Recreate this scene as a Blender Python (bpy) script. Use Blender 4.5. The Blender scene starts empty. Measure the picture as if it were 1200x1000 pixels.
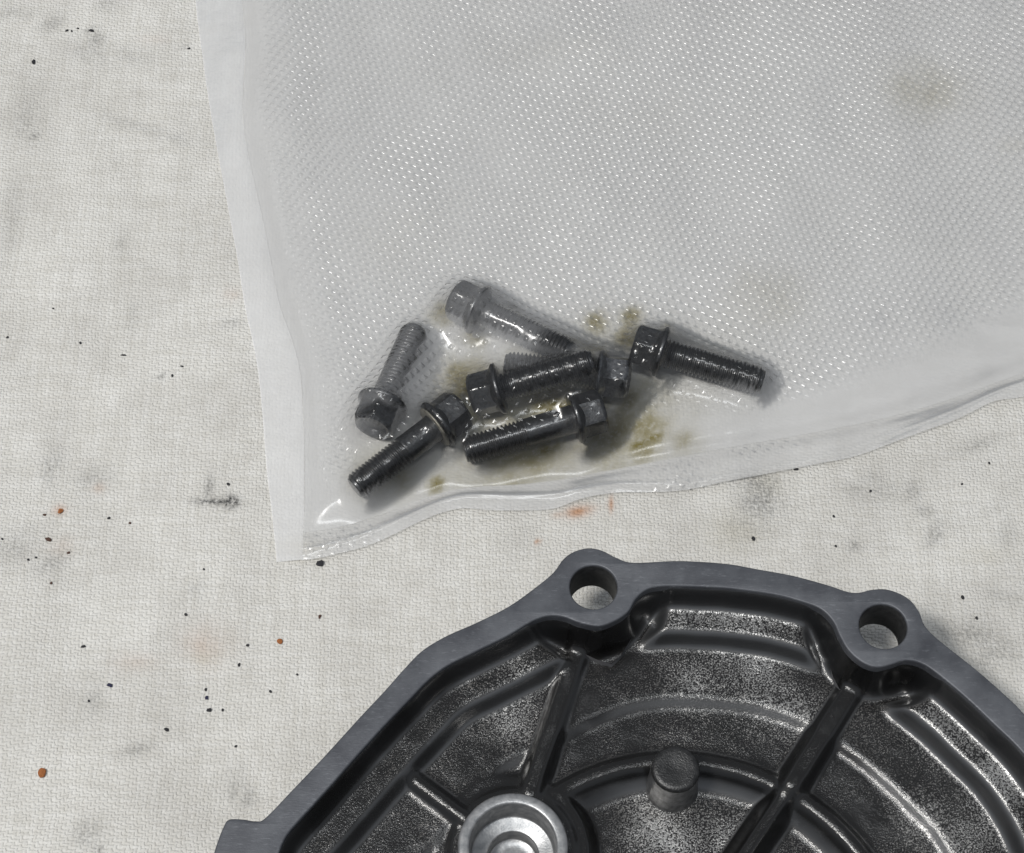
import bpy, bmesh, math, random
import numpy as np
from mathutils import Vector, Matrix, Quaternion
from mathutils.bvhtree import BVHTree

random.seed(7); np.random.seed(7)
sc = bpy.context.scene
COL = sc.collection
MM = 0.001

# ------------------------------------------------------------------ camera
TILT = math.radians(28.0); HFOV = math.radians(28.0); DIST = 0.481
cam_d = bpy.data.cameras.new('camera'); cam = bpy.data.objects.new('camera', cam_d); COL.objects.link(cam)
cam.location = (0, -DIST*math.sin(TILT), DIST*math.cos(TILT))
cam.rotation_euler = (TILT, 0, 0)
cam_d.sensor_fit = 'HORIZONTAL'; cam_d.sensor_width = 36; cam_d.lens = 18/math.tan(HFOV/2)
cam_d.clip_start = 0.01; cam_d.clip_end = 50
sc.camera = cam
FPX = 600/math.tan(HFOV/2)
def P(x, y, z=0.0):
    """photo pixel (1200x1000) -> point on the horizontal plane of height z (metres)"""
    a, b = (x-600)/FPX, (500-y)/FPX
    d = Vector((a, b*math.cos(TILT)+math.sin(TILT), b*math.sin(TILT)-math.cos(TILT)))
    o = cam.location; t = (z-o.z)/d.z
    return o+d*t

# ------------------------------------------------------------------ light
w = bpy.data.worlds.new('World'); sc.world = w; w.use_nodes = True
bg = w.node_tree.nodes['Background']; bg.inputs[0].default_value = (0.80, 0.86, 0.95, 1); bg.inputs[1].default_value = 0.36
def area(name, loc, tgt, sx, sy, power, col):
    l = bpy.data.lights.new(name, 'AREA'); l.shape = 'RECTANGLE'; l.size = sx; l.size_y = sy; l.energy = power; l.color = col
    o = bpy.data.objects.new(name, l); COL.objects.link(o); o.location = loc
    o.rotation_euler = (Vector(tgt)-Vector(loc)).to_track_quat('-Z', 'Y').to_euler()
    return o
area('workshop_lamp', (-0.87, -0.49, 2.0), (0, 0, 0), 0.47, 0.235, 36.5, (1.0, 0.975, 0.94))
area('ceiling_lamp', (-0.10, -0.28, 1.7), (0, 0, 0), 0.9, 0.14, 7.5, (0.95, 0.98, 1.0))
cy = sc.cycles; cy.max_bounces = 7; cy.diffuse_bounces = 5; cy.glossy_bounces = 2; cy.transmission_bounces = 2; cy.transparent_max_bounces = 8; cy.caustics_reflective = False; cy.caustics_refractive = False
sc.view_settings.view_transform = 'Standard'; sc.view_settings.look = 'None'
sc.view_settings.exposure = 0.0; sc.view_settings.gamma = 1.0; sc.view_settings.use_curve_mapping = False

# ------------------------------------------------------------------ helpers
def tag(o, label=None, cat=None, group=None, kind=None):
    if label: o['label'] = label
    if cat: o['category'] = cat
    if group: o['group'] = group
    if kind: o['kind'] = kind
    return o
def mesh_np(name, V, F, mat=None, parent=None, smooth=True):
    """V (n,3), F (m,k) numpy -> linked object"""
    V = np.asarray(V, dtype=np.float32); F = np.asarray(F, dtype=np.int32)
    me = bpy.data.meshes.new(name)
    m, k = F.shape
    me.vertices.add(len(V)); me.vertices.foreach_set('co', V.ravel())
    me.loops.add(m*k); me.loops.foreach_set('vertex_index', F.ravel())
    me.polygons.add(m); me.polygons.foreach_set('loop_start', np.arange(0, m*k, k, dtype=np.int32))
    try: me.polygons.foreach_set('loop_total', np.full(m, k, dtype=np.int32))
    except Exception: pass
    me.update(calc_edges=True); me.validate()
    if smooth: me.polygons.foreach_set('use_smooth', np.ones(m, dtype=bool))
    o = bpy.data.objects.new(name, me); COL.objects.link(o)
    if mat: me.materials.append(mat)
    if parent: o.parent = parent
    return o
def empty(name, loc):
    o = bpy.data.objects.new(name, None); COL.objects.link(o); o.location = loc; o.empty_display_size = 0.01
    return o
def grid_faces(nu, nv, close_u=False):
    i = np.arange(nu if close_u else nu-1); j = np.arange(nv-1)
    I, J = np.meshgrid(i, j, indexing='ij'); I2 = (I+1) % nu
    return np.stack([I*nv+J, I2*nv+J, I2*nv+J+1, I*nv+J+1], -1).reshape(-1, 4)
def fattr(o, name, arr):
    a = o.data.attributes.new(name, 'FLOAT', 'POINT'); a.data.foreach_set('value', np.asarray(arr, dtype=np.float32).ravel())
def vnoise(x, y, seed=0, oct=4):
    """cheap smooth value noise, numpy, about -1..1"""
    out = np.zeros_like(x); amp = 1.0; tot = 0
    for k in range(oct):
        rs = np.random.RandomState(seed*17+k); T = rs.rand(256, 256)*2-1
        xi = np.floor(x).astype(int); yi = np.floor(y).astype(int); fx = x-xi; fy = y-yi
        fx = fx*fx*(3-2*fx); fy = fy*fy*(3-2*fy)
        g = lambda a, b: T[a % 256, b % 256]
        out += amp*((g(xi, yi)*(1-fx)+g(xi+1, yi)*fx)*(1-fy)+(g(xi, yi+1)*(1-fx)+g(xi+1, yi+1)*fx)*fy)
        tot += amp; amp *= 0.5; x = x*2.03+11.3; y = y*2.03+5.7
    return out/tot
def sstep(a, b, x):
    t = np.clip((x-a)/(b-a), 0, 1); return t*t*(3-2*t)
def smax(a, b, k):
    h = np.clip(0.5+0.5*(a-b)/k, 0, 1); return b*(1-h)+a*h+k*h*(1-h)
def smin(a, b, k): return -smax(-a, -b, k)
def catmull(pts, n=8, closed=False):
    pts = [np.array(p, float) for p in pts]; N = len(pts); out = []
    for i in range(N if closed else N-1):
        g = (lambda j: pts[j % N]) if closed else (lambda j: pts[min(max(j, 0), N-1)])
        p0, p1, p2, p3 = g(i-1), g(i), g(i+1), g(i+2)
        for s in range(n):
            t = s/n
            out.append(0.5*((2*p1)+(-p0+p2)*t+(2*p0-5*p1+4*p2-p3)*t*t+(-p0+3*p1-3*p2+p3)*t**3))
    if not closed: out.append(pts[-1])
    return np.array(out)
def resample(c, n):
    d = np.r_[0, np.cumsum(np.hypot(*np.diff(c, axis=0).T))]; s = np.linspace(0, d[-1], n)
    return np.stack([np.interp(s, d, c[:, 0]), np.interp(s, d, c[:, 1])], 1)
def topx(pts, z): return np.array([[*P(x, y, z).xy] for x, y in pts])

def cloth_z(x, y):
    return 0.0009*vnoise(x/0.055+3, y/0.07+9, 3, 2)+0.0004*vnoise(x/0.018+x*8, y/0.03, 5, 2)

# ---- node expressions
class E:
    nt = None
    def __init__(s, sock): s.s = sock
    @staticmethod
    def m(op, *a):
        n = E.nt.nodes.new('ShaderNodeMath'); n.operation = op
        for i, v in enumerate(a):
            if isinstance(v, E): E.nt.links.new(v.s, n.inputs[i])
            else: n.inputs[i].default_value = v
        return E(n.outputs[0])
    def __add__(s, o): return E.m('ADD', s, o)
    __radd__ = __add__
    def __sub__(s, o): return E.m('SUBTRACT', s, o)
    def __rsub__(s, o): return E.m('SUBTRACT', o, s)
    def __mul__(s, o): return E.m('MULTIPLY', s, o)
    __rmul__ = __mul__
    def floor(s): return E.m('FLOOR', s)
    def fract(s): return E.m('FRACT', s)
    def cos(s): return E.m('COSINE', s)
    def max(s, o): return E.m('MAXIMUM', s, o)
    def min(s, o): return E.m('MINIMUM', s, o)
    def pow(s, o): return E.m('POWER', s, o)
    def clamp(s): return s.max(0.0).min(1.0)
    def ramp(s, a, b): return ((s-a)*(1.0/(b-a))).clamp()
def mat(name):
    m = bpy.data.materials.new(name); m.use_nodes = True; nt = m.node_tree; nt.nodes.clear(); E.nt = nt
    out = nt.nodes.new('ShaderNodeOutputMaterial'); return m, nt, out
def node(t, **kw):
    n = E.nt.nodes.new(t)
    for k, v in kw.items(): setattr(n, k, v)
    return n
def setin(n, key, v):
    if isinstance(v, E): E.nt.links.new(v.s, n.inputs[key])
    elif hasattr(v, 'is_output'): E.nt.links.new(v, n.inputs[key])
    else: n.inputs[key].default_value = v
def coords():
    tc = node('ShaderNodeTexCoord'); mp = node('ShaderNodeVectorMath', operation='SCALE')
    E.nt.links.new(tc.outputs['Object'], mp.inputs[0]); mp.inputs['Scale'].default_value = 1000
    return mp.outputs[0]                                    # millimetres
def noise(vec, scale, detail=2.0, rough=0.5, dist=0.0):
    n = node('ShaderNodeTexNoise'); E.nt.links.new(vec, n.inputs['Vector'])
    n.inputs['Scale'].default_value = scale; n.inputs['Detail'].default_value = detail; n.inputs['Roughness'].default_value = rough
    n.inputs['Distortion'].default_value = dist
    return E(n.outputs['Fac'])
def scaled(vec, s):
    n = node('ShaderNodeVectorMath', operation='MULTIPLY'); E.nt.links.new(vec, n.inputs[0]); n.inputs[1].default_value = s; return n.outputs[0]
def sep(vec):
    n = node('ShaderNodeSeparateXYZ'); E.nt.links.new(vec, n.inputs[0]); return E(n.outputs[0]), E(n.outputs[1]), E(n.outputs[2])
def mix(fac, a, b):
    n = node('ShaderNodeMix', data_type='RGBA'); setin(n, 0, fac)
    for k, v in ((6, a), (7, b)):
        if isinstance(v, tuple): n.inputs[k].default_value = (*v, 1)
        else: E.nt.links.new(v, n.inputs[k])
    return n.outputs[2]
def bump(h, dist, strength=1.0, normal=None):
    n = node('ShaderNodeBump'); setin(n, 'Height', h); n.inputs['Distance'].default_value = dist; n.inputs['Strength'].default_value = strength
    if normal is not None: E.nt.links.new(normal, n.inputs['Normal'])
    return n.outputs[0]
def attr(name):
    n = node('ShaderNodeAttribute', attribute_name=name); return E(n.outputs['Fac'])
def principled(**kw):
    n = node('ShaderNodeBsdfPrincipled')
    for k, v in kw.items():
        k = k.replace('_', ' ')
        if isinstance(v, tuple) and len(v) == 3: v = (*v, 1)
        setin(n, k, v)
    return n

# ------------------------------------------------------------------ materials
def m_cloth():
    m, nt, out = mat('canvas')
    c = coords()
    n1 = node('ShaderNodeTexNoise'); nt.links.new(c, n1.inputs['Vector']); n1.inputs['Scale'].default_value = 0.09; n1.inputs['Detail'].default_value = 3
    n2 = node('ShaderNodeTexNoise'); nt.links.new(c, n2.inputs['Vector']); n2.inputs['Scale'].default_value = 0.9; n2.inputs['Detail'].default_value = 1
    x, y, z = sep(c); ax, ay, az = sep(n1.outputs['Color']); bx, by, bz = sep(n2.outputs['Color'])
    u = x*1.16+y*0.03+ax*3.0+bx*0.9; v = y*1.48-x*0.03+ay*3.0+by*0.9
    fu, fv, iu, jv = u.fract(), v.fract(), u.floor(), v.floor()
    pu = 1.0-(fu*2.0-1.0).pow(2.0); pv = 1.0-(fv*2.0-1.0).pow(2.0)
    k3 = 2*math.pi/3
    fz = ((u-0.5-jv)*k3).cos()*0.4+0.6; wz = 0.6-((iu-v+0.5)*k3).cos()*0.4
    hw = pu*0.45+wz*0.8; hf = pv*0.45+fz*0.8
    h = hw.max(hf)
    fuzz = noise(c, 5.0, 3, 0.7)
    hh = h+fuzz*0.5
    yarn = noise(scaled(c, (1.2, 0.12, 1)), 1.0, 2)*0.5+noise(scaled(c, (0.12, 1.2, 1)), 1.0, 2)*0.5
    st, ru, ye = attr('soot_and_shade'), attr('rust'), attr('olive')
    base = mix(yarn.ramp(0.35, 0.65), (0.605, 0.588, 0.542), (0.705, 0.693, 0.657))
    base = mix(h.ramp(0.82, 0.45)*0.5, base, (0.36, 0.345, 0.32))          # pits between the yarns darkened in the colour, as gap shade
    big = noise(c, 0.035, 6, 0.68).ramp(0.40, 0.72)
    base = mix(big*0.37, base, (0.33, 0.31, 0.28))
    sp = noise(c, 0.6, 4, 0.75).ramp(0.66, 0.80)
    base = mix(sp*0.25, base, (0.22, 0.21, 0.20))
    base = mix(ye*0.9, base, (0.44, 0.375, 0.18)); base = mix(ru, base, (0.42, 0.17, 0.05))
    base = mix(st*(noise(c, 1.1, 3, 0.7).ramp(0.3, 0.62)), base, (0.045, 0.045, 0.045))
    p = principled(Base_Color=base, Roughness=0.92); setin(p, 'Normal', bump(hh, 0.00034, 1.0))
    p.inputs['Specular IOR Level'].default_value = 0.15
    nt.links.new(p.outputs[0], out.inputs[0]); return m
def dots(c, size=0.29):
    """height of the embossed lozenges on the film"""
    x, y, z = sep(c)
    a = (1.88, -1.065); b = (-1.20, -1.70); det = a[0]*b[1]-b[0]*a[1]
    nx = node('ShaderNodeTexNoise'); E.nt.links.new(c, nx.inputs['Vector']); nx.inputs['Scale'].default_value = 0.03; nx.inputs['Detail'].default_value = 1
    dx, dy, dz = sep(nx.outputs['Color']); x = x+dx*2.5; y = y+dy*2.5
    s = x*(b[1]/det)-y*(b[0]/det); t = y*(a[0]/det)-x*(a[1]/det)
    fs, ft = s.fract()-0.5, t.fract()-0.5
    r = (E.m('ABSOLUTE', fs*(1.0/size)).pow(7.0)+E.m('ABSOLUTE', ft*(1.0/size)).pow(7.0)).pow(1/7.0)
    return (1.0-r.pow(2.0)).max(0.0), r
def m_film(name, haze, tint, emboss, rough=0.10, olive=False, creases=0.0):
    m, nt, out = mat(name)
    c = coords(); h, r2 = dots(c)
    mask = attr('emboss') if emboss else None
    wr = noise(c, 0.12, 4, 0.55)
    height = wr*creases
    if emboss: height = height+h*mask*0.00025
    nrm = bump(height, 1.0, 1.0)
    wet = attr('wet') if emboss else 0.0
    hz = noise(c, 0.07, 3, 0.6)*0.3+0.85
    hz = hz*haze
    if emboss: hz = hz*(1.0-wet*0.96)
    dif = node('ShaderNodeBsdfDiffuse'); dif.inputs[0].default_value = (*tint, 1); nt.links.new(nrm, dif.inputs['Normal'])
    trl = node('ShaderNodeBsdfTranslucent'); trl.inputs[0].default_value = (*tint, 1)
    dm = node('ShaderNodeMixShader'); dm.inputs[0].default_value = 0.3; nt.links.new(dif.outputs[0], dm.inputs[1]); nt.links.new(trl.outputs[0], dm.inputs[2])
    tr = node('ShaderNodeBsdfTransparent')
    if olive:
        oc = mix(attr('oil')*noise(c, 0.9, 4, 0.7).ramp(0.15, 0.50), (0.985, 0.985, 0.98), (0.40, 0.335, 0.06))
        for n_ in (tr, dif, trl): nt.links.new(oc, n_.inputs[0])
    else: tr.inputs[0].default_value = (0.995, 0.997, 1.0, 1)
    m1 = node('ShaderNodeMixShader'); setin(m1, 0, hz); nt.links.new(tr.outputs[0], m1.inputs[1]); nt.links.new(dm.outputs[0], m1.inputs[2])
    gl = node('ShaderNodeBsdfGlossy'); gl.inputs['Roughness'].default_value = rough; nt.links.new(nrm, gl.inputs['Normal'])
    fr = node('ShaderNodeFresnel'); fr.inputs[0].default_value = 1.2 if olive else 1.48; nt.links.new(nrm, fr.inputs['Normal'])
    m2 = node('ShaderNodeMixShader'); nt.links.new(fr.outputs[0], m2.inputs[0]); nt.links.new(m1.outputs[0], m2.inputs[1]); nt.links.new(gl.outputs[0], m2.inputs[2])
    nt.links.new(m2.outputs[0], out.inputs[0]); return m
def m_bolt(base, rough):
    m, nt, out = mat('oiled_steel'); c = coords()
    g = noise(c, 1.2, 4, 0.6)
    col = mix(g.ramp(0.35, 0.7), (base*0.6, base*0.62, base*0.66), (base*1.5, base*1.52, base*1.55))
    col = mix(noise(c, 0.7, 5, 0.7).ramp(0.52, 0.7)*0.6, col, (0.05, 0.042, 0.032))
    p = principled(Base_Color=col, Metallic=0.75, Roughness=rough)
    p.inputs['Coat Weight'].default_value = 0.35; p.inputs['Coat Roughness'].default_value = 0.12
    setin(p, 'Normal', bump(noise(c, 3.0, 3), 0.00006, 1.0))
    nt.links.new(p.outputs[0], out.inputs[0]); return m
def m_flange():
    m, nt, out = mat('machined_face'); c = coords()
    g = noise(c, 0.12, 5, 0.65); f = noise(scaled(c, (1.0, 5.0, 1)), 0.8, 3)
    col = mix(g.ramp(0.35, 0.68), (0.057, 0.060, 0.069), (0.101, 0.106, 0.117))
    col = mix(noise(scaled(c, (0.5, 2.6, 1)), 0.9, 5, 0.75).ramp(0.56, 0.74)*0.45, col, (0.24, 0.25, 0.27))
    col = mix(noise(c, 0.5, 4, 0.7).ramp(0.62, 0.72)*0.5, col, (0.035, 0.036, 0.04))
    p = principled(Base_Color=col, Metallic=0.35, Roughness=g*0.15+0.42)
    setin(p, 'Normal', bump(f*0.6+noise(c, 4.0, 2)*0.5, 0.00004, 1.0))
    nt.links.new(p.outputs[0], out.inputs[0]); return m
def m_cast():
    m, nt, out = mat('oily_casting'); c = coords()
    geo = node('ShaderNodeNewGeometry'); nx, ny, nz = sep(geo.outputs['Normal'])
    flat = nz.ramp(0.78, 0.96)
    grain = noise(c, 3.0, 2, 0.65)
    patch = noise(c, 0.06, 4, 0.6)
    oil = (attr('dark_smooth')*noise(c, 0.35, 4, 0.7).ramp(0.2, 0.42)).clamp(); silver_map = attr('silver_grain')  # masks of dark speckle-free zones and of silvery zones
    spk = (grain+(silver_map-0.5)*0.15+(patch-0.5)*0.22).ramp(0.51, 0.62)*flat*(1.0-oil)
    col = mix(spk, (0.006, 0.0055, 0.005), mix(silver_map, (0.075, 0.068, 0.060), (0.32, 0.315, 0.305)))
    side = mix(nz.ramp(0.4, 0.8), (0.03, 0.0305, 0.032), (0.16, 0.162, 0.165))  # highlight lines widened in the colour: rounded edges paler, steep walls darker
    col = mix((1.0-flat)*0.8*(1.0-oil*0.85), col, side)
    p = principled(Base_Color=col, Metallic=(spk*0.95).max((1.0-flat)*0.7), Roughness=0.34)
    p.inputs['Specular IOR Level'].default_value = 0.05; p.inputs['Coat Weight'].default_value = 1.0; p.inputs['Coat Roughness'].default_value = 0.16
    b = bump(grain*(flat*0.9+0.1), 0.00012, 1.0); setin(p, 'Normal', b); setin(p, 'Coat Normal', bump(grain*(flat*0.8+0.1), 0.00009, 1.0))
    nt.links.new(p.outputs[0], out.inputs[0]); return m
def m_simple(name, c1, c2, rough, metal=0.0, scale=0.6, bdist=0.00003):
    m, nt, out = mat(name); c = coords(); g = noise(c, scale, 4, 0.6)
    p = principled(Base_Color=mix(g.ramp(0.35, 0.65), c1, c2), Metallic=metal, Roughness=rough)
    setin(p, 'Normal', bump(noise(c, scale*4, 3), bdist, 1.0))
    nt.links.new(p.outputs[0], out.inputs[0]); return m
FT_ = (0.985, 0.987, 1.0)
M = dict(cloth=m_cloth(), flange=m_flange(), cast=m_cast(), bolt=m_bolt(0.042, 0.36), bolt_worn=m_bolt(0.13, 0.28),
         film=m_film('embossed_film', 0.29, FT_, True, 0.18, creases=0.00010),
         back=m_film('back_film', 0.36, (0.97, 0.97, 0.97), False, 0.25, olive=True, creases=0.0002),
         seam=m_film('sealed_film', 0.42, FT_, False, 0.25, creases=0.00012),
         seam2=m_film('folded_film', 0.29, FT_, True, 0.18, creases=0.0003),
         alu=m_simple('bright_aluminium', (0.20, 0.205, 0.21), (0.32, 0.32, 0.32), 0.36, 0.65),
         outer=m_simple('outer_paint', (0.10, 0.10, 0.105), (0.15, 0.15, 0.155), 0.5, 0.3),
         washer=m_simple('tan_washer', (0.16, 0.15, 0.12), (0.30, 0.28, 0.23), 0.4, 0.4),
         hole=m_simple('dark_bore', (0.018, 0.018, 0.018), (0.05, 0.05, 0.05), 0.6, 0.2),
         pin=m_simple('pin_casting', (0.09, 0.09, 0.09), (0.22, 0.22, 0.22), 0.32, 0.6),
         pin_top=m_simple('black_oil', (0.005, 0.005, 0.005), (0.02, 0.02, 0.02), 0.35, 0.0, 0.8, 0.0001),
         black=m_simple('black_dirt', (0.012, 0.012, 0.014), (0.03, 0.03, 0.035), 0.7, 0, 1.5, 0.0001),
         navy=m_simple('dark_blue_flake', (0.012, 0.014, 0.04), (0.02, 0.02, 0.06), 0.6, 0, 1.5, 0.0001),
         rust=m_simple('rust', (0.24, 0.07, 0.02), (0.40, 0.15, 0.04), 0.8, 0, 1.5, 0.0001),
         brown=m_simple('brown_dirt', (0.06, 0.03, 0.02), (0.10, 0.05, 0.035), 0.8, 0, 1.5, 0.0001))

# ------------------------------------------------------------------ cloth
nx, ny = 560, 520
gx = np.linspace(-0.24, 0.24, nx); gy = np.linspace(-0.20, 0.24, ny)
X, Y = np.meshgrid(gx, gy, indexing='ij')
cloth = mesh_np('canvas_cloth', np.stack([X, Y, cloth_z(X, Y)], -1).reshape(-1, 3), grid_faces(nx, ny), M['cloth'])
tag(cloth, 'off white woven canvas cloth with grey smudges and rust spots', 'cloth', kind='structure')
def blobs(lst, seed):
    a = np.zeros_like(X); nn = vnoise(X/0.006, Y/0.006, seed, 3)
    for (px, py, rx, ry, ang, s) in lst:
        p = P(px, py); ca, sa = math.cos(math.radians(ang)), math.sin(math.radians(ang))
        dx, dy = X-p.x, Y-p.y; uu = (dx*ca+dy*sa)/(rx*0.0002); vv = (-dx*sa+dy*ca)/(ry*0.00022)
        a = np.maximum(a, s*np.exp(-(uu*uu+vv*vv))*np.clip(1+0.9*nn, 0, 1.6))
    return a
soot_and_shade = [(890, 578, 26, 28, 20, .75), (870, 620, 30, 22, 0, .32), (890, 690, 30, 20, 0, .2), (1085, 600, 14, 8, -30, .55), (1070, 575, 10, 12, 0, .4), (1020, 560, 16, 10, 20, .35),
        (1095, 625, 8, 16, -25, .75), (1030, 575, 30, 14, 0, .28), (1000, 575, 12, 10, 0, .35), (1000, 640, 10, 8, 0, .3), (252, 588, 22, 3.5, -4, 1.6), (270, 589, 9, 7, 0, 1.6), (245, 570, 5, 14, 0, .5),
        (105, 60, 35, 18, -25, .3), (60, 25, 20, 12, 30, .35), (105, 35, 9, 4, 30, .8), (112, 45, 14, 12, -40, .45), (150, 65, 30, 12, -15, .25), (20, 15, 30, 10, 0, .28), (130, 5, 20, 10, 0, .3), (170, 150, 50, 8, -20, .3),
        (200, 160, 14, 5, 0, .3), (40, 160, 8, 5, 20, .5), (30, 140, 20, 40, 0, .2), (215, 55, 8, 3, 20, .4), (10, 270, 14, 60, 0, .28), (140, 280, 10, 20, 0, .22), (155, 370, 8, 16, 0, .3), (190, 440, 5, 3, 30, .7), (60, 540, 14, 26, 0, .3),
        (110, 560, 30, 14, 20, .2), (20, 640, 30, 20, 30, .25), (60, 660, 22, 12, 20, .25), (270, 380, 14, 6, 0, .4), (230, 690, 12, 12, 0, .2), (160, 878, 16, 6, 15, .42), (108, 820, 12, 16, 0, .2), (275, 915, 10, 18, 0, .35), (290, 935, 10, 12, 0, .3),
        (100, 975, 14, 16, 0, .3), (115, 995, 6, 4, 0, .5), (1130, 735, 40, 26, -20, .42), (1170, 770, 35, 25, 0, .35), (1100, 710, 20, 10, 0, .25), (1180, 700, 30, 12, 0, .2), (1180, 620, 12, 18, 0, .3), (1150, 520, 30, 8, 20, .25),  # broad blobs right of the cover paint its cast shadow; the rest are smudges
        (1160, 600, 20, 10, 0, .2), (600, 640, 20, 20, 0, .15), (640, 690, 20, 20, 0, .12), (1110, 370, 12, 12, 0, .5), (1030, 375, 10, 10, 0, .5), (530, 190, 60, 40, 0, .12), (640, 40, 60, 20, 0, .2)]
rust = [(678, 600, 16, 7, 10, .7), (655, 604, 8, 4, 0, .4), (716, 592, 3, 9, 0, .65), (69, 597, 7, 6, 0, .5), (240, 755, 26, 22, 0, .16), (160, 775, 26, 10, 0, .08), (115, 570, 7, 6, 0, .22), (630, 635, 3, 3, 0, .5), (272, 345, 10, 8, 0, .14), (180, 45, 20, 8, 0, .08), (72, 640, 14, 10, 0, .1)]
olive = [(1085, 105, 46, 28, -10, .38), (640, 60, 70, 30, 0, .16), (760, 130, 60, 30, 0, .12), (470, 280, 60, 40, 0, .16), (900, 565, 20, 16, 0, .15), (740, 375, 14, 8, 0, .4), (1190, 170, 20, 12, 0, .3), (520, 370, 16, 8, 20, .3), (860, 625, 30, 20, 0, .16), (355, 640, 30, 12, 0, .2), (480, 265, 30, 20, 0, .2), (240, 770, 14, 10, 0, .12), (1150, 650, 30, 10, 0, .1)]
fattr(cloth, 'soot_and_shade', np.clip(blobs(soot_and_shade, 21), 0, 1)); fattr(cloth, 'rust', np.clip(blobs(rust, 22), 0, 1)); fattr(cloth, 'olive', np.clip(blobs(olive, 23), 0, 1))

# ------------------------------------------------------------------ engine cover
H = 0.026; FT = 0.0095
outer_px = [(244, 1035), (251, 998), (262, 968), (269, 960), (285, 960), (300, 962), (311, 958), (342, 926), (380, 886), (420, 842), (450, 810), (474, 783), (495, 762), (523, 745), (557, 730), (595, 711), (625, 690), (648, 671),
 (660, 655), (673, 646), (690, 642), (706, 645), (724, 654), (743, 659), (789, 657), (823, 658), (857, 661), (884, 666), (928, 674), (969, 685), (993, 693), (1007, 694), (1020, 691), (1037, 690), (1054, 695), (1068, 704), (1078, 718), (1083, 731), (1093, 743),
 (1112, 759), (1146, 786), (1180, 816), (1200, 836), (1245, 890), (1285, 955), (1312, 1030), (1322, 1110), (1314, 1190), (1285, 1265), (1235, 1330), (1165, 1385), (1080, 1425), (980, 1450), (870, 1460), (760, 1452), (650, 1425), (550, 1380), (460, 1318), (385, 1240), (330, 1160), (300, 1105), (284, 1096), (262, 1088), (247, 1068)]
inner_px = [(318, 1035), (327, 1000), (334, 983), (345, 968), (375, 935), (420, 884), (450, 851), (480, 820), (501, 798), (523, 781), (557, 764), (595, 745), (622, 729), (641, 722), (660, 723), (679, 730), (701, 734), (720, 728), (736, 717), (745, 702), (758, 691), (778, 687),
 (823, 688), (857, 690), (908, 697), (942, 706), (962, 714), (976, 728), (984, 745), (994, 762), (1010, 776), (1027, 782), (1044, 779), (1061, 774), (1078, 777), (1095, 787), (1129, 815), (1163, 847), (1200, 884), (1235, 935), (1262, 995), (1276, 1060), (1278, 1120), (1268, 1185), (1238, 1252), (1190, 1308), (1125, 1352), (1040, 1385), (950, 1403), (860, 1410), (765, 1402), (670, 1376), (580, 1335), (500, 1280), (430, 1208), (375, 1130), (335, 1075)]
smooth_px = [(318, 1035), (327, 1000), (334, 983), (345, 968), (375, 935), (420, 884), (450, 851), (480, 820), (501, 798), (523, 781), (557, 764), (595, 745), (640, 722), (690, 703), (735, 692), (778, 687),
 (823, 688), (857, 690), (908, 697), (950, 708), (1000, 727), (1050, 756), (1095, 787), (1129, 815), (1163, 847), (1200, 884), (1235, 935), (1262, 995), (1276, 1060), (1278, 1120), (1268, 1185), (1238, 1252), (1190, 1308), (1125, 1352), (1040, 1385), (950, 1403), (860, 1410), (765, 1402), (670, 1376), (580, 1335), (500, 1280), (430, 1208), (375, 1130), (335, 1075)]
outer = catmull(topx(outer_px, H), 5, True); inner = catmull(topx(inner_px, H), 5, True); smooth = catmull(topx(smooth_px, H), 5, True)
def circle(c, r, n=48): return np.array([[c[0]+r*math.cos(2*math.pi*i/n), c[1]+r*math.sin(2*math.pi*i/n)] for i in range(n)])
hole1, hole2 = P(695.5, 688, H).xy, P(1035, 734, H).xy
hole3 = P(285, 1046, H).xy
HR = 0.0050
cover = empty('engine_cover', (*P(790, 1060, 0).xy, 0.0))
tag(cover, 'oily black cast engine cover lying open side up, with grey machined rim', 'engine cover')
cw = Vector(cover.location)
def under(o): o.parent = cover; o.matrix_parent_inverse = Matrix.Translation(-cw); return o
cu = bpy.data.curves.new('rim', 'CURVE'); cu.dimensions = '2D'; cu.fill_mode = 'BOTH'
cu.extrude = FT/2-0.0004; cu.bevel_depth = 0.0004; cu.bevel_resolution = 2; cu.offset = -0.0004
for pts in (outer, inner, circle(hole1, HR), circle(hole2, HR), circle(hole3, HR)):
    s = cu.splines.new('POLY'); s.points.add(len(pts)-1); s.use_cyclic_u = True
    s.points.foreach_set('co', np.c_[pts, np.zeros(len(pts)), np.ones(len(pts))].astype(np.float32).ravel())
tmp = bpy.data.objects.new('tmp_curve', cu); COL.objects.link(tmp)
dg = bpy.context.evaluated_depsgraph_get(); me = bpy.data.meshes.new_from_object(tmp.evaluated_get(dg))
bpy.data.objects.remove(tmp); bpy.data.curves.remove(cu)
me.name = 'rim'; me.transform(Matrix.Translation((0, 0, H-FT/2)))
me.materials.clear(); me.materials.append(M['flange'])
rim = bpy.data.objects.new('rim', me); COL.objects.link(rim); under(rim)
bm = bmesh.new(); bm.from_mesh(me); bmesh.ops.remove_doubles(bm, verts=bm.verts, dist=1e-6)
for f in bm.faces: f.smooth = True
for e in bm.edges:
    if len(e.link_faces) == 2 and e.calc_face_angle(0) > math.radians(50): e.smooth = False
bm.to_mesh(me); bm.free()

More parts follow.
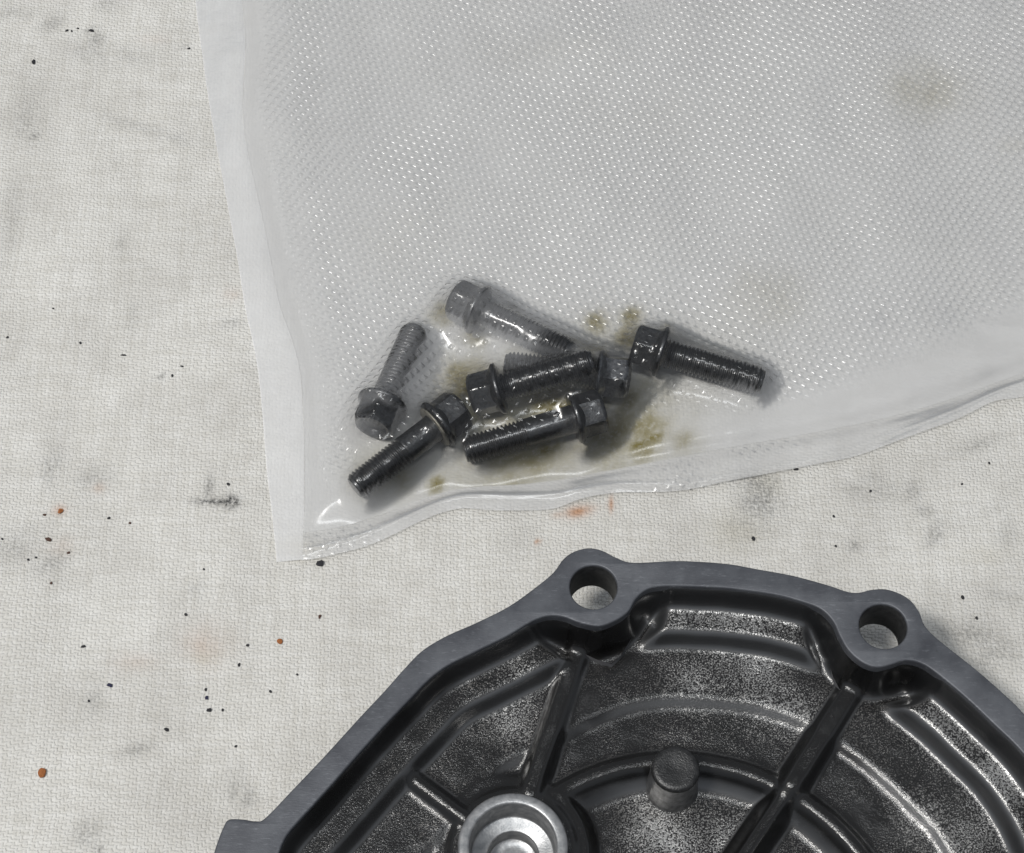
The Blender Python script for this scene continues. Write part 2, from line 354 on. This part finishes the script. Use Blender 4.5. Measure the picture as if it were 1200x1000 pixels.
# interior: a height field over the inside of the rim, split afterwards into its cast features
def pdist(Q, poly):
    d = np.full(len(Q), 1e9)
    A = poly; B = np.roll(poly, -1, 0)
    for a, b in zip(A, B):
        ab = b-a; t = np.clip(((Q-a)@ab)/(ab@ab+1e-18), 0, 1)
        d = np.minimum(d, np.hypot(*(Q-a-t[:, None]*ab).T))
    return d
def inside(Q, poly):
    c = np.zeros(len(Q), bool); A = poly; B = np.roll(poly, -1, 0)
    for a, b in zip(A, B):
        cond = (a[1] > Q[:, 1]) != (b[1] > Q[:, 1])
        with np.errstate(divide='ignore', invalid='ignore'):
            xi = (b[0]-a[0])*(Q[:, 1]-a[1])/(b[1]-a[1])+a[0]
        c ^= cond & (Q[:, 0] < xi)
    return c
def sdist(Q, poly): d = pdist(Q, poly); return np.where(inside(Q, poly), d, -d)
def seg(Q, a, b):
    a = np.array(a); b = np.array(b); ab = b-a; t = np.clip(((Q-a)@ab)/(ab@ab), 0, 1)
    return np.hypot(*(Q-a-t[:, None]*ab).T)
STEP = 0.00042
lo = inner.min(0)-0.002; hi = inner.max(0)+0.002
hx = np.arange(lo[0], hi[0], STEP); hy = np.arange(lo[1], hi[1], STEP)
QX, QY = np.meshgrid(hx, hy, indexing='ij'); Q = np.stack([QX.ravel(), QY.ravel()], 1)
dA = sdist(Q, inner); dS = sdist(Q, smooth)
L1, L2, L3 = 0.0198, 0.0158, 0.0105
def prof(d):                                           # ledges stepping down from the rim
    z = L1+(H-0.001-L1)*(1-sstep(-0.0004, 0.0027, d))
    z = z-(L1-L2)*sstep(0.0072, 0.0102, d)
    z = z-0.0004*np.clip((d-0.010)/0.012, 0, 1)-0.0014*sstep(0.0205, 0.0232, d)-0.0010*np.clip((d-0.0240)/0.02, 0, 1)
    return z
zf = prof(dS)
fl2 = prof(np.maximum(dS, 0.0105))-0.0004
for hc in (hole1, hole2):
    r = np.hypot(Q[:, 0]-hc[0], Q[:, 1]-hc[1]); wm = 1-sstep(0.0125, 0.0165, r+0.0012*vnoise(Q[:, 0]/0.008, Q[:, 1]/0.008, 33, 1)); zf = zf*(1-wm)+np.minimum(zf, fl2)*wm
bushc = np.array(P(601, 992, 0.018).xy)
rB = np.hypot(*(Q-bushc).T)
# circular rib
pc = topx([(655, 925), (790, 893), (900, 908), (1010, 1000)], L2)
Am = np.c_[2*pc, np.ones(4)]; sol = np.linalg.lstsq(Am, (pc**2).sum(1), rcond=None)[0]
cc = sol[:2]; cr = math.sqrt(sol[2]+cc@cc)
print('circular rib', cc, cr)
rC = np.hypot(*(Q-cc).T)
side = Q[:, 0]-bushc[0]
infl = (1-sstep(cr-0.006, cr-0.0015, rC))*sstep(-0.001, 0.004, side)
zf = zf*(1-infl)+L3*infl
zf = smax(zf, np.where(rC < cr+0.01, L3, 0.002), 0.0003)
def ridge(d, top, wd, slope=2.3): return top-np.maximum(0, d-wd)*slope
def q(x, y, z): return np.array(P(x, y, z).xy)
RT = L2+0.0002
feats = [('floor', zf)]
ring = np.where(Q[:, 0] > bushc[0]+0.002, ridge(np.abs(rC-cr), RT-0.0010, 0.0013), -1)
feats.append(('circular_rib', ring))
ribs = [((680, 752), (622, 925), RT+0.0012, 0.0016), ((1002, 800), (930, 915), RT+0.0012, 0.0018), ((930, 915), (845, 1040), RT, 0.0013), ((436, 875), (545, 957), RT+0.0012, 0.0011)]
for a, b, zt, wd in ribs:
    feats.append(('rib', ridge(seg(Q, q(*a, zt), q(*b, zt)), zt, wd)))
bossz = smax(ridge(rB, 0.0162, 0.0128, 2.4), ridge(rB, 0.0150, 0.0158, 2.4), 0.0008)
feats.append(('hub', bossz))
wall = H-0.0012-np.maximum(0, dA+0.0003)*3.2
feats.append(('rim_wall', wall))
Z = zf.copy()
for nme, zz in feats[1:]:
    Z = smax(Z, zz, {'hub': 0.0014, 'rim_wall': 0.0036}.get(nme, 0.0026))
Z = np.where(rB < 0.0104, 0.004, Z)                      # bore taken by the bush
stack = np.stack([f[1] for f in feats]); lab = np.where(dA < 0.0022, len(feats)-1, stack[:-1].argmax(0))
Zg = Z.reshape(QX.shape)
for _ in range(7):
    Zp = np.pad(Zg, 1, 'edge'); Zs = (Zp[:-2, 1:-1]+Zp[2:, 1:-1]+Zp[1:-1, :-2]+Zp[1:-1, 2:]+4*Zg)/8
    Zg = np.where((rB < 0.0112).reshape(QX.shape), Zg, Zs)
Zg = Zg+0.00010*vnoise(QX/0.004, QY/0.004, 31, 2)
gxn, gyn = np.gradient(Zg, STEP); N = np.stack([-gxn, -gyn, np.ones_like(Zg)], -1); N /= np.linalg.norm(N, axis=-1, keepdims=True)
Vc = np.stack([QX, QY, Zg], -1).reshape(-1, 3); N = N.reshape(-1, 3)
Fc = grid_faces(*QX.shape)
keep = (dA[Fc] > -0.0014).all(1) & (rB[Fc] > 0.0097).all(1)
Fc = Fc[keep]; fl = lab[Fc[:, 0]]
dark_map = np.zeros(len(Q)); pn = vnoise(Q[:, 0]/0.009, Q[:, 1]/0.009, 35, 3)  # darker, unspeckled zones near ribs, hub, lugs and left wall
for (px, py, r) in [(690, 830, 26), (680, 880, 30), (720, 770, 34), (700, 760, 40), (985, 900, 34), (965, 870, 22), (1040, 800, 34), (1000, 800, 24), (950, 960, 30), (690, 960, 34), (470, 870, 36), (420, 930, 36), (390, 970, 34), (520, 830, 22), (560, 900, 30), (900, 890, 22), (1010, 960, 30), (460, 990, 24), (740, 860, 22)]:
    p = P(px, py, 0.014); dark_map = np.maximum(dark_map, 1.1*np.exp(-((Q[:, 0]-p.x)**2+(Q[:, 1]-p.y)**2)/(r*0.0002)**2)*np.clip(1+0.7*pn, 0.3, 1.6))
rtop = np.max(stack[1:-1], 0)-zf; dark_map = np.clip(np.maximum(dark_map, 1.6*sstep(-0.0022, 0.0004, rtop)), 0, 1.5)
silver_map = np.full(len(Q), 0.26)  # silvery zones set on the ledges and floors
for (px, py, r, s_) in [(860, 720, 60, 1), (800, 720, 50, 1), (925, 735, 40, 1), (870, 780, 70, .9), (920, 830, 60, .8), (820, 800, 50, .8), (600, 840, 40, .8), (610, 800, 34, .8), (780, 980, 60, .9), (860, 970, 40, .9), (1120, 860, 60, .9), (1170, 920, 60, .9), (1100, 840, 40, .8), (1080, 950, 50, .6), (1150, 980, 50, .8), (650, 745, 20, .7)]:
    p = P(px, py, 0.016); silver_map = np.maximum(silver_map, 0.95*s_*np.exp(-((Q[:, 0]-p.x)**2+(Q[:, 1]-p.y)**2)/(r*0.0002)**2)*np.clip(1+0.5*pn, 0.4, 1.3))
for k in range(len(feats)):
    F = Fc[fl == k]
    if len(F) < 20: continue
    idx, inv = np.unique(F, return_inverse=True)
    o = mesh_np(feats[k][0], Vc[idx], inv.reshape(F.shape), M['cast']); under(o); fattr(o, 'dark_smooth', dark_map[idx]); fattr(o, 'silver_grain', silver_map[idx])
    o.data.normals_split_custom_set_from_vertices(N[idx].tolist())
# outer shell below the rim
def offset(poly, d):
    t = np.roll(poly, -1, 0)-np.roll(poly, 1, 0); n = np.stack([-t[:, 1], t[:, 0]], 1); n /= np.linalg.norm(n, axis=1, keepdims=True)
    area2 = (poly[:, 0]*np.roll(poly[:, 1], -1)-np.roll(poly[:, 0], -1)*poly[:, 1]).sum()
    return poly+n*d*(1 if area2 > 0 else -1)
body = resample(np.r_[smooth, smooth[:1]], 181)[:-1]
rings = []
for off, z in ((-0.004, H-FT+0.0005), (-0.0035, 0.010), (-0.001, 0.0045), (0.004, 0.0022), (0.012, 0.0013)):
    rp = offset(body, off)
    for hc in (hole1, hole2, hole3):
        dv = rp-np.array(hc); dd = np.hypot(*dv.T); inw = (body.mean(0)-np.array(hc)); inw /= np.linalg.norm(inw)
        rp = rp+inw*(np.clip(0.016-dd, 0, 1)[:, None])*1.1
    rings.append(np.c_[rp, np.full(len(body), z)])
cen = body.mean(0)
for f in (0.5, 0.02): rings.append(np.c_[cen+(rings[4][:, :2]-cen)*f, np.full(len(body), 0.0012)])
VV = np.stack(rings, 1).reshape(-1, 3)
under(mesh_np('outer_shell', VV, grid_faces(len(body), len(rings), True), M['outer']))
def lathe(name, profile, c, material, parent_under=True, n=72):
    pr = np.array(profile)*MM; th = np.linspace(0, 2*math.pi, n, endpoint=False)
    Vv = np.stack([np.outer(np.cos(th), pr[:, 0])+c[0], np.outer(np.sin(th), pr[:, 0])+c[1], np.tile(pr[:, 1], (n, 1))], -1).reshape(-1, 3)
    o = mesh_np(name, Vv, grid_faces(n, len(pr), True), material)
    if parent_under: under(o)
    return o
lathe('bearing_bush', [(11.2, 5.5), (11.2, 17.6), (11.15, 17.9), (10.9, 18.1), (10.5, 18.2), (9.3, 18.2), (9.0, 18.1), (8.8, 17.8), (8.65, 11.0), (8.5, 10.7), (8.2, 10.6), (5.6, 10.4), (5.4, 10.3), (5.3, 10.0), (5.2, 6.2), (5.0, 6.0), (3.0, 6.0), (0.05, 6.0)], bushc, M['alu'])
for hc in (hole1, hole2, hole3):
    lathe('hole_wall', [(5.02, 25.5), (4.9, 25.1), (4.85, 15.5), (6.5, 15.0), (8.0, 15.2), (8.2, 18.0)], hc, M['hole'], n=48)
pinc = P(792, 900, 0.0225).xy
lathe('guide_pin', [(6.4, 9.8), (5.7, 10.5), (5.35, 11.6), (5.15, 14), (5.0, 21.4)], pinc, M['pin'])
lathe('pin_top', [(5.0, 21.4), (4.85, 22.0), (4.4, 22.35), (3.6, 22.4), (2.0, 22.2), (0.05, 22.1)], pinc, M['pin_top'])

# ------------------------------------------------------------------ bolts
def ringmesh(rings):
    V = np.concatenate(rings); n = len(rings[0]); k = len(rings); i = np.arange(n)
    F = [np.stack([j*n+i, j*n+(i+1) % n, (j+1)*n+(i+1) % n, (j+1)*n+i], 1) for j in range(k-1)]
    return V, np.concatenate(F)
KS = np.array([1.12, 1.13, 1.13])
def hexring(x, af, s):                                   # af across flats, s: 0 hex .. 1 round
    pts = []
    for i in range(48):
        a = 2*math.pi*i/48; b = (a+math.pi/6) % (math.pi/3)-math.pi/6
        r = min(af/2/math.cos(b), af*0.5*1.148); r = r*(1-s)+af*0.5*0.98*s
        pts.append((x, r*math.cos(a), r*math.sin(a)))
    return np.array(pts)*MM*KS
def circ(x, r, n=40): return np.array([(x, r*math.cos(2*math.pi*i/n), r*math.sin(2*math.pi*i/n)) for i in range(n)])*MM*KS
BX = [0.7, 5.2, 6.6]                                      # head, flange, shank stations (mm)
def head_geo():
    return ringmesh([circ(1.3, 0.05, 48), circ(1.25, 2.3, 48), circ(0.35, 2.9, 48), circ(0.12, 3.1, 48), hexring(0.1, 7.4, 1.0), hexring(0.35, 7.8, 0.55), hexring(0.75, 8, 0.08), hexring(1.0, 8, 0), hexring(5.3, 8, 0), hexring(5.5, 7, 0)])
def flange_geo():
    return ringmesh([circ(4.5, 3.9), circ(4.9, 4.3), circ(5.35, 4.7), circ(5.65, 5.15), circ(5.9, 5.35), circ(6.3, 5.38), circ(6.55, 5.3), circ(6.7, 4.9), circ(6.7, 2.0)])
def shank_geo(L, plain):
    L = L/1.12; n = 28; per = 6; pitch = 0.86; xs = np.arange(6.5, L-0.01, pitch/per); th = np.linspace(0, 2*math.pi, n, endpoint=False); R = []
    for x in xs:
        ph = (x/pitch-th/(2*math.pi)) % 1.0; tri = 1-np.abs(ph*2-1)
        amp = 0.62*sstep(plain-0.2, plain+0.8, np.array(x)); r = 3.02-amp*(1-np.clip(tri*1.35-0.15, 0, 1))
        r = np.minimum(r, 2.35+np.maximum(0, L-0.3-x)*0.85)
        if plain > 7: r = np.where(x < plain-0.3, 2.95, r)
        R.append(np.stack([np.full(n, x), r*np.cos(th), r*np.sin(th)], 1)*MM*KS)
    R += [circ(L-0.05, 2.2, n), circ(L, 1.9, n), circ(L, 0.05, n)]
    return ringmesh(R)
obst_V, obst_F, off = [], [], 0
BOLTS = [  # head end px, z mm | tip px, z mm | plain, roll, material, label
 ((531, 349), 6.5, (669, 414), 7.2, 10.0, 10, 'bolt', 'hazy steel flange bolt at top of the pile, its tip under another bolt'),
 ((436, 502), 6.5, (487, 386), 4.4, 6.6, 0, 'bolt', 'grey flange bolt standing apart on the left, head against the washer bolt'),
 ((541, 476), 6.5, (415, 572), 4.3, 15.0, 20, 'bolt', 'black flange bolt with a pale washer and half plain shank, near the bag corner'),
 ((551, 464), 7.6, (696, 423), 14.0, 6.6, 12, 'bolt', 'black flange bolt lying on top of the others in the middle of the pile'),
 ((738, 443), 6.5, (592, 427), 4.3, 6.6, 25, 'bolt_worn', 'flange bolt with shiny worn hex head, its shank buried under the topmost bolt'),
 ((708, 479), 6.5, (544, 528), 4.3, 17.0, 5, 'bolt', 'black oily flange bolt lying lowest in the pile beside the bag seam'),
 ((742, 402), 6.5, (894, 448), 4.3, 6.6, 28, 'bolt', 'fully threaded flange bolt lying apart, pointing away from the pile')]
for (hp, hz, tp, tz, plain, roll, mk, label) in BOLTS:
    A = P(*hp, hz*MM); T = P(*tp, tz*MM)
    zc = float(cloth_z(np.array([(A.x+T.x)/2]), np.array([(A.y+T.y)/2]))[0]); A.z += zc; T.z += zc
    L = (T-A).length/MM
    b = empty('flange_bolt', A); b.rotation_mode = 'QUATERNION'
    b.rotation_quaternion = (T-A).to_track_quat('X', 'Z') @ Quaternion((1, 0, 0), math.radians(roll))
    tag(b, label, 'bolt', 'bolts inside the plastic bag')
    mw = Matrix.LocRotScale(A, b.rotation_quaternion, None)
    geos = [('hex_head', head_geo()), ('flange', flange_geo()), ('threaded_shank', shank_geo(L, plain))]
    if 'washer' in label and 'pale' in label: geos.append(('washer', ringmesh([circ(7.0, 3.1), circ(7.0, 4.6), circ(7.05, 4.7), circ(7.3, 4.7), circ(7.4, 4.6), circ(7.4, 3.1)])))
    for nme, (V, F) in geos:
        o = mesh_np(nme, V, F, M['washer'] if nme == 'washer' else M[mk], b)
        if nme == 'hex_head':
            bmx = bmesh.new(); bmx.from_mesh(o.data)
            for e in bmx.edges:
                if len(e.link_faces) == 2 and e.calc_face_angle(0) > math.radians(25): e.smooth = False
            bmx.to_mesh(o.data); bmx.free()
        R3 = np.array(mw.to_3x3()); obst_V.append(V@R3.T+np.array(A)); obst_F.append(F+off); off += len(V)
bvh = BVHTree.FromPolygons([tuple(v) for v in np.concatenate(obst_V)], [tuple(f) for f in np.concatenate(obst_F).tolist()])

# ------------------------------------------------------------------ plastic bag
bag = empty('plastic_bag', (*P(700, 300, 0).xy, 0)); bw = Vector(bag.location)
tag(bag, 'clear embossed plastic bag with sealed edges, holding seven oily bolts', 'plastic bag')
def inbag(o): o.parent = bag; o.matrix_parent_inverse = Matrix.Translation(-bw); return o
TOPY = -190
L_out = [(324, 659), (319, 605), (313, 555), (308, 490), (303, 440), (296, 400), (287, 360), (279, 308), (270, 259), (261, 210), (252, 162), (244, 115), (238, 72), (233, 35), (229, 0), (224, -60), (221, -120), (218, TOPY)]
L_in = [(354, 657), (356, 619), (357, 560), (356, 500), (352, 440), (342, 400), (328, 360), (317, 305), (308, 259), (298, 215), (291, 182), (286, 150), (285, 115), (288, 60), (286, 25), (284, 0), (279, -60), (276, -120), (273, TOPY)]
B_in = [(356, 624), (395, 619), (430, 610), (470, 596), (520, 578), (560, 571), (610, 568), (660, 562), (720, 551), (800, 536), (880, 521), (960, 506), (1040, 490), (1110, 470), (1160, 452), (1200, 437), (1260, 415), (1330, 392)]
B_out = [(354, 658), (372, 656), (400, 650), (433, 641), (465, 627), (491, 614), (515, 604), (541, 598), (570, 600), (600, 601), (648, 598), (684, 587), (720, 580), (760, 579), (800, 577), (860, 565), (920, 553), (1000, 537), (1060, 516), (1120, 494), (1164, 473), (1200, 466), (1260, 447), (1330, 425)]
T_px = [(273, TOPY), (800, TOPY-10), (1330, TOPY)]
R_px = [(1330, 392), (1332, 100), (1330, TOPY)]
cv = lambda pts, n: resample(catmull(topx(pts, 0), 8), n)
NU, NV = 350, 300
Lc = cv([(356, 624)]+L_in[2:], NV); Bc = cv(B_in, NU); Tc = cv(T_px, NU); Rc = cv(R_px, NV)
u = np.linspace(0, 1, NU)[:, None, None]; v = np.linspace(0, 1, NV)[None, :, None]
S = (1-v)*Bc[:, None]+v*Tc[:, None]+(1-u)*Lc[None]+u*Rc[None]-((1-u)*(1-v)*Bc[0]+u*(1-v)*Bc[-1]+(1-u)*v*Tc[0]+u*v*Tc[-1])
SX, SY = S[..., 0], S[..., 1]; cz = cloth_z(SX, SY)
# back film
bz = cz+0.00035
back = inbag(mesh_np('back_film', np.dstack([SX, SY, bz])[::2, ::2].reshape(-1, 3), grid_faces(len(range(0, NU, 2)), len(range(0, NV, 2))), M['back']))
oil = np.zeros_like(SX); on = vnoise(SX/0.004, SY/0.004, 41, 3)
for (px, py, r, s) in [(517, 370, 14, .8), (535, 440, 16, .8), (548, 455, 8, .9), (600, 375, 10, .7), (700, 378, 16, .6), (740, 372, 12, .9), (735, 395, 14, .8), (760, 505, 22, .9), (750, 525, 16, 1), (735, 480, 20, .6), (511, 570, 9, .9), (640, 525, 12, .6), (655, 520, 8, .8),
                       (800, 520, 20, .35), (450, 560, 30, .3), (640, 470, 30, .6), (700, 470, 30, .6), (560, 480, 30, .5), (620, 545, 40, .3), (560, 395, 14, .5), (900, 350, 40, .15), (1085, 110, 40, .22), (780, 385, 6, .8), (640, 480, 75, .42), (725, 500, 60, .45), (545, 448, 32, .5), (600, 540, 60, .3)]:
    p = P(px, py); oil = np.maximum(oil, s*np.exp(-((SX-p.x)**2+(SY-p.y)**2)/(r*0.0002)**2)*np.clip(1+1.1*on, 0, 1.8))
oil = np.clip(oil*1.5, 0, 1)
fattr(back, 'oil', oil[::2, ::2])
# front film draped over the bolts: membrane with gravity over an obstacle
ob = np.full(SX.shape, -1.0)
bx0, by0 = np.concatenate(obst_V)[:, :2].min(0)-0.002; bx1, by1 = np.concatenate(obst_V)[:, :2].max(0)+0.002
for i, j in zip(*np.where((SX > bx0) & (SX < bx1) & (SY > by0) & (SY < by1))):
    hit = bvh.ray_cast((SX[i, j], SY[i, j], 0.05), (0, 0, -1))[0]
    if hit: ob[i, j] = hit.z
dl = np.hypot(SX-SX[:1], SY-SY[:1]); db = np.hypot(SX-SX[:, :1], SY-SY[:, :1]); de = np.minimum(dl, db)
puff = 0.0012+0.0016*sstep(0, 0.012, de)*(0.8+0.4*vnoise(SX/0.035, SY/0.035, 51, 2))+0.0005*np.exp(-((de-0.008)/0.006)**2)*(1+vnoise(SX/0.012, SY/0.02, 52, 2))
for line in ([(1148, 385), (1170, 388), (1198, 392)], [(1000, 478), (1080, 455), (1230, 405)], [(860, 512), (960, 492), (1060, 472)], [(385, 596), (450, 575), (540, 556)], [(700, 540), (800, 522), (880, 508)], [(340, 330), (362, 420), (372, 500)], [(318, 180), (322, 230), (338, 300)]):
    L_ = catmull(topx(line, 0), 6); dd = np.full(SX.shape, 1.0); Qs = np.stack([SX.ravel(), SY.ravel()], 1)
    for a_, b_ in zip(L_[:-1], L_[1:]): dd = np.minimum(dd, seg(Qs, a_, b_).reshape(SX.shape))
    puff = puff+0.00035*np.exp(-(dd/0.0010)**2)
flo = cz+np.where(de < 0.004, 0.0006+(puff-0.0006)*sstep(0, 0.004, de), puff)
lowb = np.maximum(flo, ob+0.00025)
z = lowb.copy()
for it in range(900):
    zp = np.pad(z, 1, 'edge'); a = (zp[:-2, 1:-1]+zp[2:, 1:-1]+zp[1:-1, :-2]+zp[1:-1, 2:])/4-0.000020
    z = np.maximum(lowb, a); z[0] = flo[0]; z[:, 0] = flo[:, 0]
for it in range(2):
    zp = np.pad(z, 1, 'edge'); z = np.maximum((zp[:-2, 1:-1]+zp[2:, 1:-1]+zp[1:-1, :-2]+zp[1:-1, 2:])/4, ob+0.0002)
front = inbag(mesh_np('front_film', np.dstack([SX, SY, z]).reshape(-1, 3), grid_faces(NU, NV), M['film']))
gap = np.where(ob > 0, z-ob, 0.02)
wet = np.exp(-np.maximum(gap-0.0003, 0)/0.0007)
pl = lambda px, py, r: np.exp(-((SX-P(px, py).x)**2+(SY-P(px, py).y)**2)/(r*0.0002)**2)
pool = np.clip(1.5*pl(640, 485, 90)+1.3*pl(735, 455, 60)+1.3*pl(475, 545, 60)+1.1*pl(825, 435, 65)+1.2*pl(560, 510, 60)+0.9*pl(740, 520, 50), 0, 1)
dry = np.clip(1.2*pl(600, 370, 70)+1.2*pl(450, 440, 55)+0.8*pl(600, 425, 18), 0, 1)
wet = np.clip(wet*(0.35+0.75*pool)*(1-0.75*dry)+pool*0.95*(1-dry), 0, 1)
wet = np.clip(np.maximum(np.maximum(wet, 0.66*(1-0.2*dry)*np.exp(-np.maximum(gap-0.0003, 0)/0.006)), 0.55*oil), 0, 1)
fattr(front, 'wet', wet)
emb = sstep(0.001, 0.007, dl)*sstep(0.004, 0.016, db)*np.clip(1-0.5*pool, 0, 1)
rx = sstep(0.05, 0.13, SX)                       # film pulled flat along the far seam
emb = emb*(1-rx*(1-sstep(0.012, 0.026, db)))*np.clip(1.0+0.25*vnoise(SX/0.01, SY/0.01, 62, 3), 0.8, 1.15)
fattr(front, 'emboss', emb)
# seams
def strip(name, A, B, nA, nB, zfun, material):
    a = cv(A, nA); b = cv(B, nA); t = np.linspace(0, 1, nB)[None, :, None]
    s = a[:, None]*(1-t)+b[:, None]*t; zz = cloth_z(s[..., 0], s[..., 1])+zfun(s[..., 0], s[..., 1], t[..., 0], np.linspace(0, 1, nA)[:, None])
    o = inbag(mesh_np(name, np.dstack([s[..., 0], s[..., 1], zz]).reshape(-1, 3), grid_faces(nA, nB), material)); return o, s
strip('side_seam', L_out, L_in, 220, 12, lambda x, y, t, q_: 0.0005+0.0005*t*t+0.0004*(1+vnoise(x/0.02, y/0.03, 71, 2))*np.sin(math.pi*t), M['seam'])
o, s = strip('bottom_seam', B_out, B_in, 360, 16, lambda x, y, t, q_: 0.0006+(0.0004*(1+vnoise(x/0.016, y/0.016, 72, 2))+0.0002)*np.sin(math.pi*np.clip(t*1.1, 0, 1))+0.0005*(1-t)*(1+vnoise(x/0.008, y/0.02, 74, 2))+0.0006*np.exp(-((t-0.35-0.25*np.sin(q_*9))/0.10)**2), M['seam2'])
fattr(o, 'emboss', np.clip(0.1+0.7*vnoise(s[..., 0]/0.02, s[..., 1]/0.02, 73, 2), 0, 1)); fattr(o, 'wet', np.zeros(s.shape[:2]))

# ------------------------------------------------------------------ crumbs
def crumb_mesh(seed):
    bm = bmesh.new(); bmesh.ops.create_icosphere(bm, subdivisions=2, radius=0.92); rs = np.random.RandomState(seed)
    k = rs.randn(5, 3); k /= np.linalg.norm(k, axis=1, keepdims=True); amp = 0.25+0.3*rs.rand(5)
    for vv in bm.verts:
        n = np.array(vv.co); f = 1.0
        for kk, a in zip(k, amp): f -= a*max(0, n@kk-0.35)
        vv.co = Vector(n*f*(1+0.16*rs.randn()))
    me = bpy.data.meshes.new('crumb'); bm.to_mesh(me); bm.free(); return me
CM = {k: [crumb_mesh(100+i+j*10) for i in range(3)] for j, k in enumerate(('black', 'navy', 'rust', 'brown'))}
for k in CM:
    for me in CM[k]: me.materials.append(M[k])
CR = [(375, 660, 6, 5, 'black', 'largest black dirt crumb, lying at the corner of the bag'), (50, 906, 6, 6, 'rust', 'round rust red crumb alone on the canvas'), (70, 599, 4, 4, 'rust', 'orange rust crumb in a small orange stain on the canvas'),
      (57, 632, 5, 3, 'brown', 'oblong brown flake lying on the canvas'), (328, 751, 4.5, 3.5, 'rust', 'tan rust crumb lying between the bag and the engine cover'), (39, 72, 3.2, 5, 'black', 'tapered black crumb by the smudge far from the cover')]
tiny = [(128, 803, 4.5, 3, 'navy'), (242, 818, 2.6, 2.6, 'navy'), (241, 808, 2, 2.5, 'black'), (245, 832, 4, 3, 'black'), (261, 832, 2, 2, 'black'), (195, 855, 4, 2.6, 'black'), (276, 874, 2, 2, 'black'), (317, 810, 2.2, 2, 'black'), (280, 779, 2, 3, 'black'),
        (290, 756, 2.5, 2.2, 'black'), (218, 720, 2.6, 2, 'black'), (97, 757, 4, 2, 'black'), (127, 606, 2.6, 2, 'black'), (268, 568, 3, 2, 'black'), (33, 656, 2, 2, 'black'), (42, 653, 2, 1.5, 'black'), (3, 632, 1.8, 1.6, 'black'), (52, 603, 2.5, 1.8, 'brown'),
        (60, 683, 2, 2, 'brown'), (374, 722, 2.4, 2.6, 'brown'), (107, 36, 5, 2.5, 'black'), (78, 35, 3, 2, 'black'), (84, 36, 2, 1.6, 'black'), (91, 33, 2.4, 1.6, 'black'), (221, 56, 3, 1.6, 'black'), (94, 401, 2, 2, 'black'), (144, 415, 5, 1.5, 'black'),
        (213, 429, 3, 1.4, 'black'), (202, 440, 2, 2, 'black'), (62, 361, 2, 1.4, 'black'), (8, 394, 2.2, 2, 'black'), (1128, 701, 2.8, 2.8, 'black'), (1144, 725, 2.4, 2.6, 'black'), (933, 550, 4, 2, 'black'), (883, 632, 3, 3, 'black'), (979, 641, 2.2, 2, 'black'), (1020, 576, 2, 2, 'black'), (977, 606, 2, 2, 'black'),
        (1159, 543, 2, 2, 'black'), (1127, 568, 1.8, 1.8, 'black'), (104, 821, 1.8, 1.8, 'black'), (348, 790, 1.8, 1.8, 'black'), (152, 612, 2, 2, 'brown'), (239, 667, 1.6, 1.6, 'black'), (80, 647, 2.6, 1.8, 'brown')]
for i, (px, py, a, b, k, *lb) in enumerate(CR+tiny):
    p = P(px, py); zc = float(cloth_z(np.array([p.x]), np.array([p.y]))[0])
    o = bpy.data.objects.new('dirt_crumb' if k != 'rust' else 'rust_crumb', CM[k][i % 3]); COL.objects.link(o)
    r = min(a, b)*0.0002*0.55
    o.location = (p.x, p.y, zc+r*0.75); o.scale = (a*0.00018, b*0.0002, r*1.1); o.rotation_euler = (0, 0, random.uniform(-0.4, 0.4))
    lab_ = lb[0] if lb else {'black': 'tiny black dirt speck lying loose on the canvas', 'navy': 'tiny dark blue flake lying on the canvas', 'brown': 'tiny brown dirt speck lying on the canvas'}[k]
    tag(o, lab_, 'crumb', None if lb else {'black': 'black specks on the canvas', 'navy': 'blue flakes on the canvas', 'brown': 'brown specks on the canvas'}[k])
print('scene built', sum(len(o.data.polygons) for o in bpy.data.objects if o.type == 'MESH'))
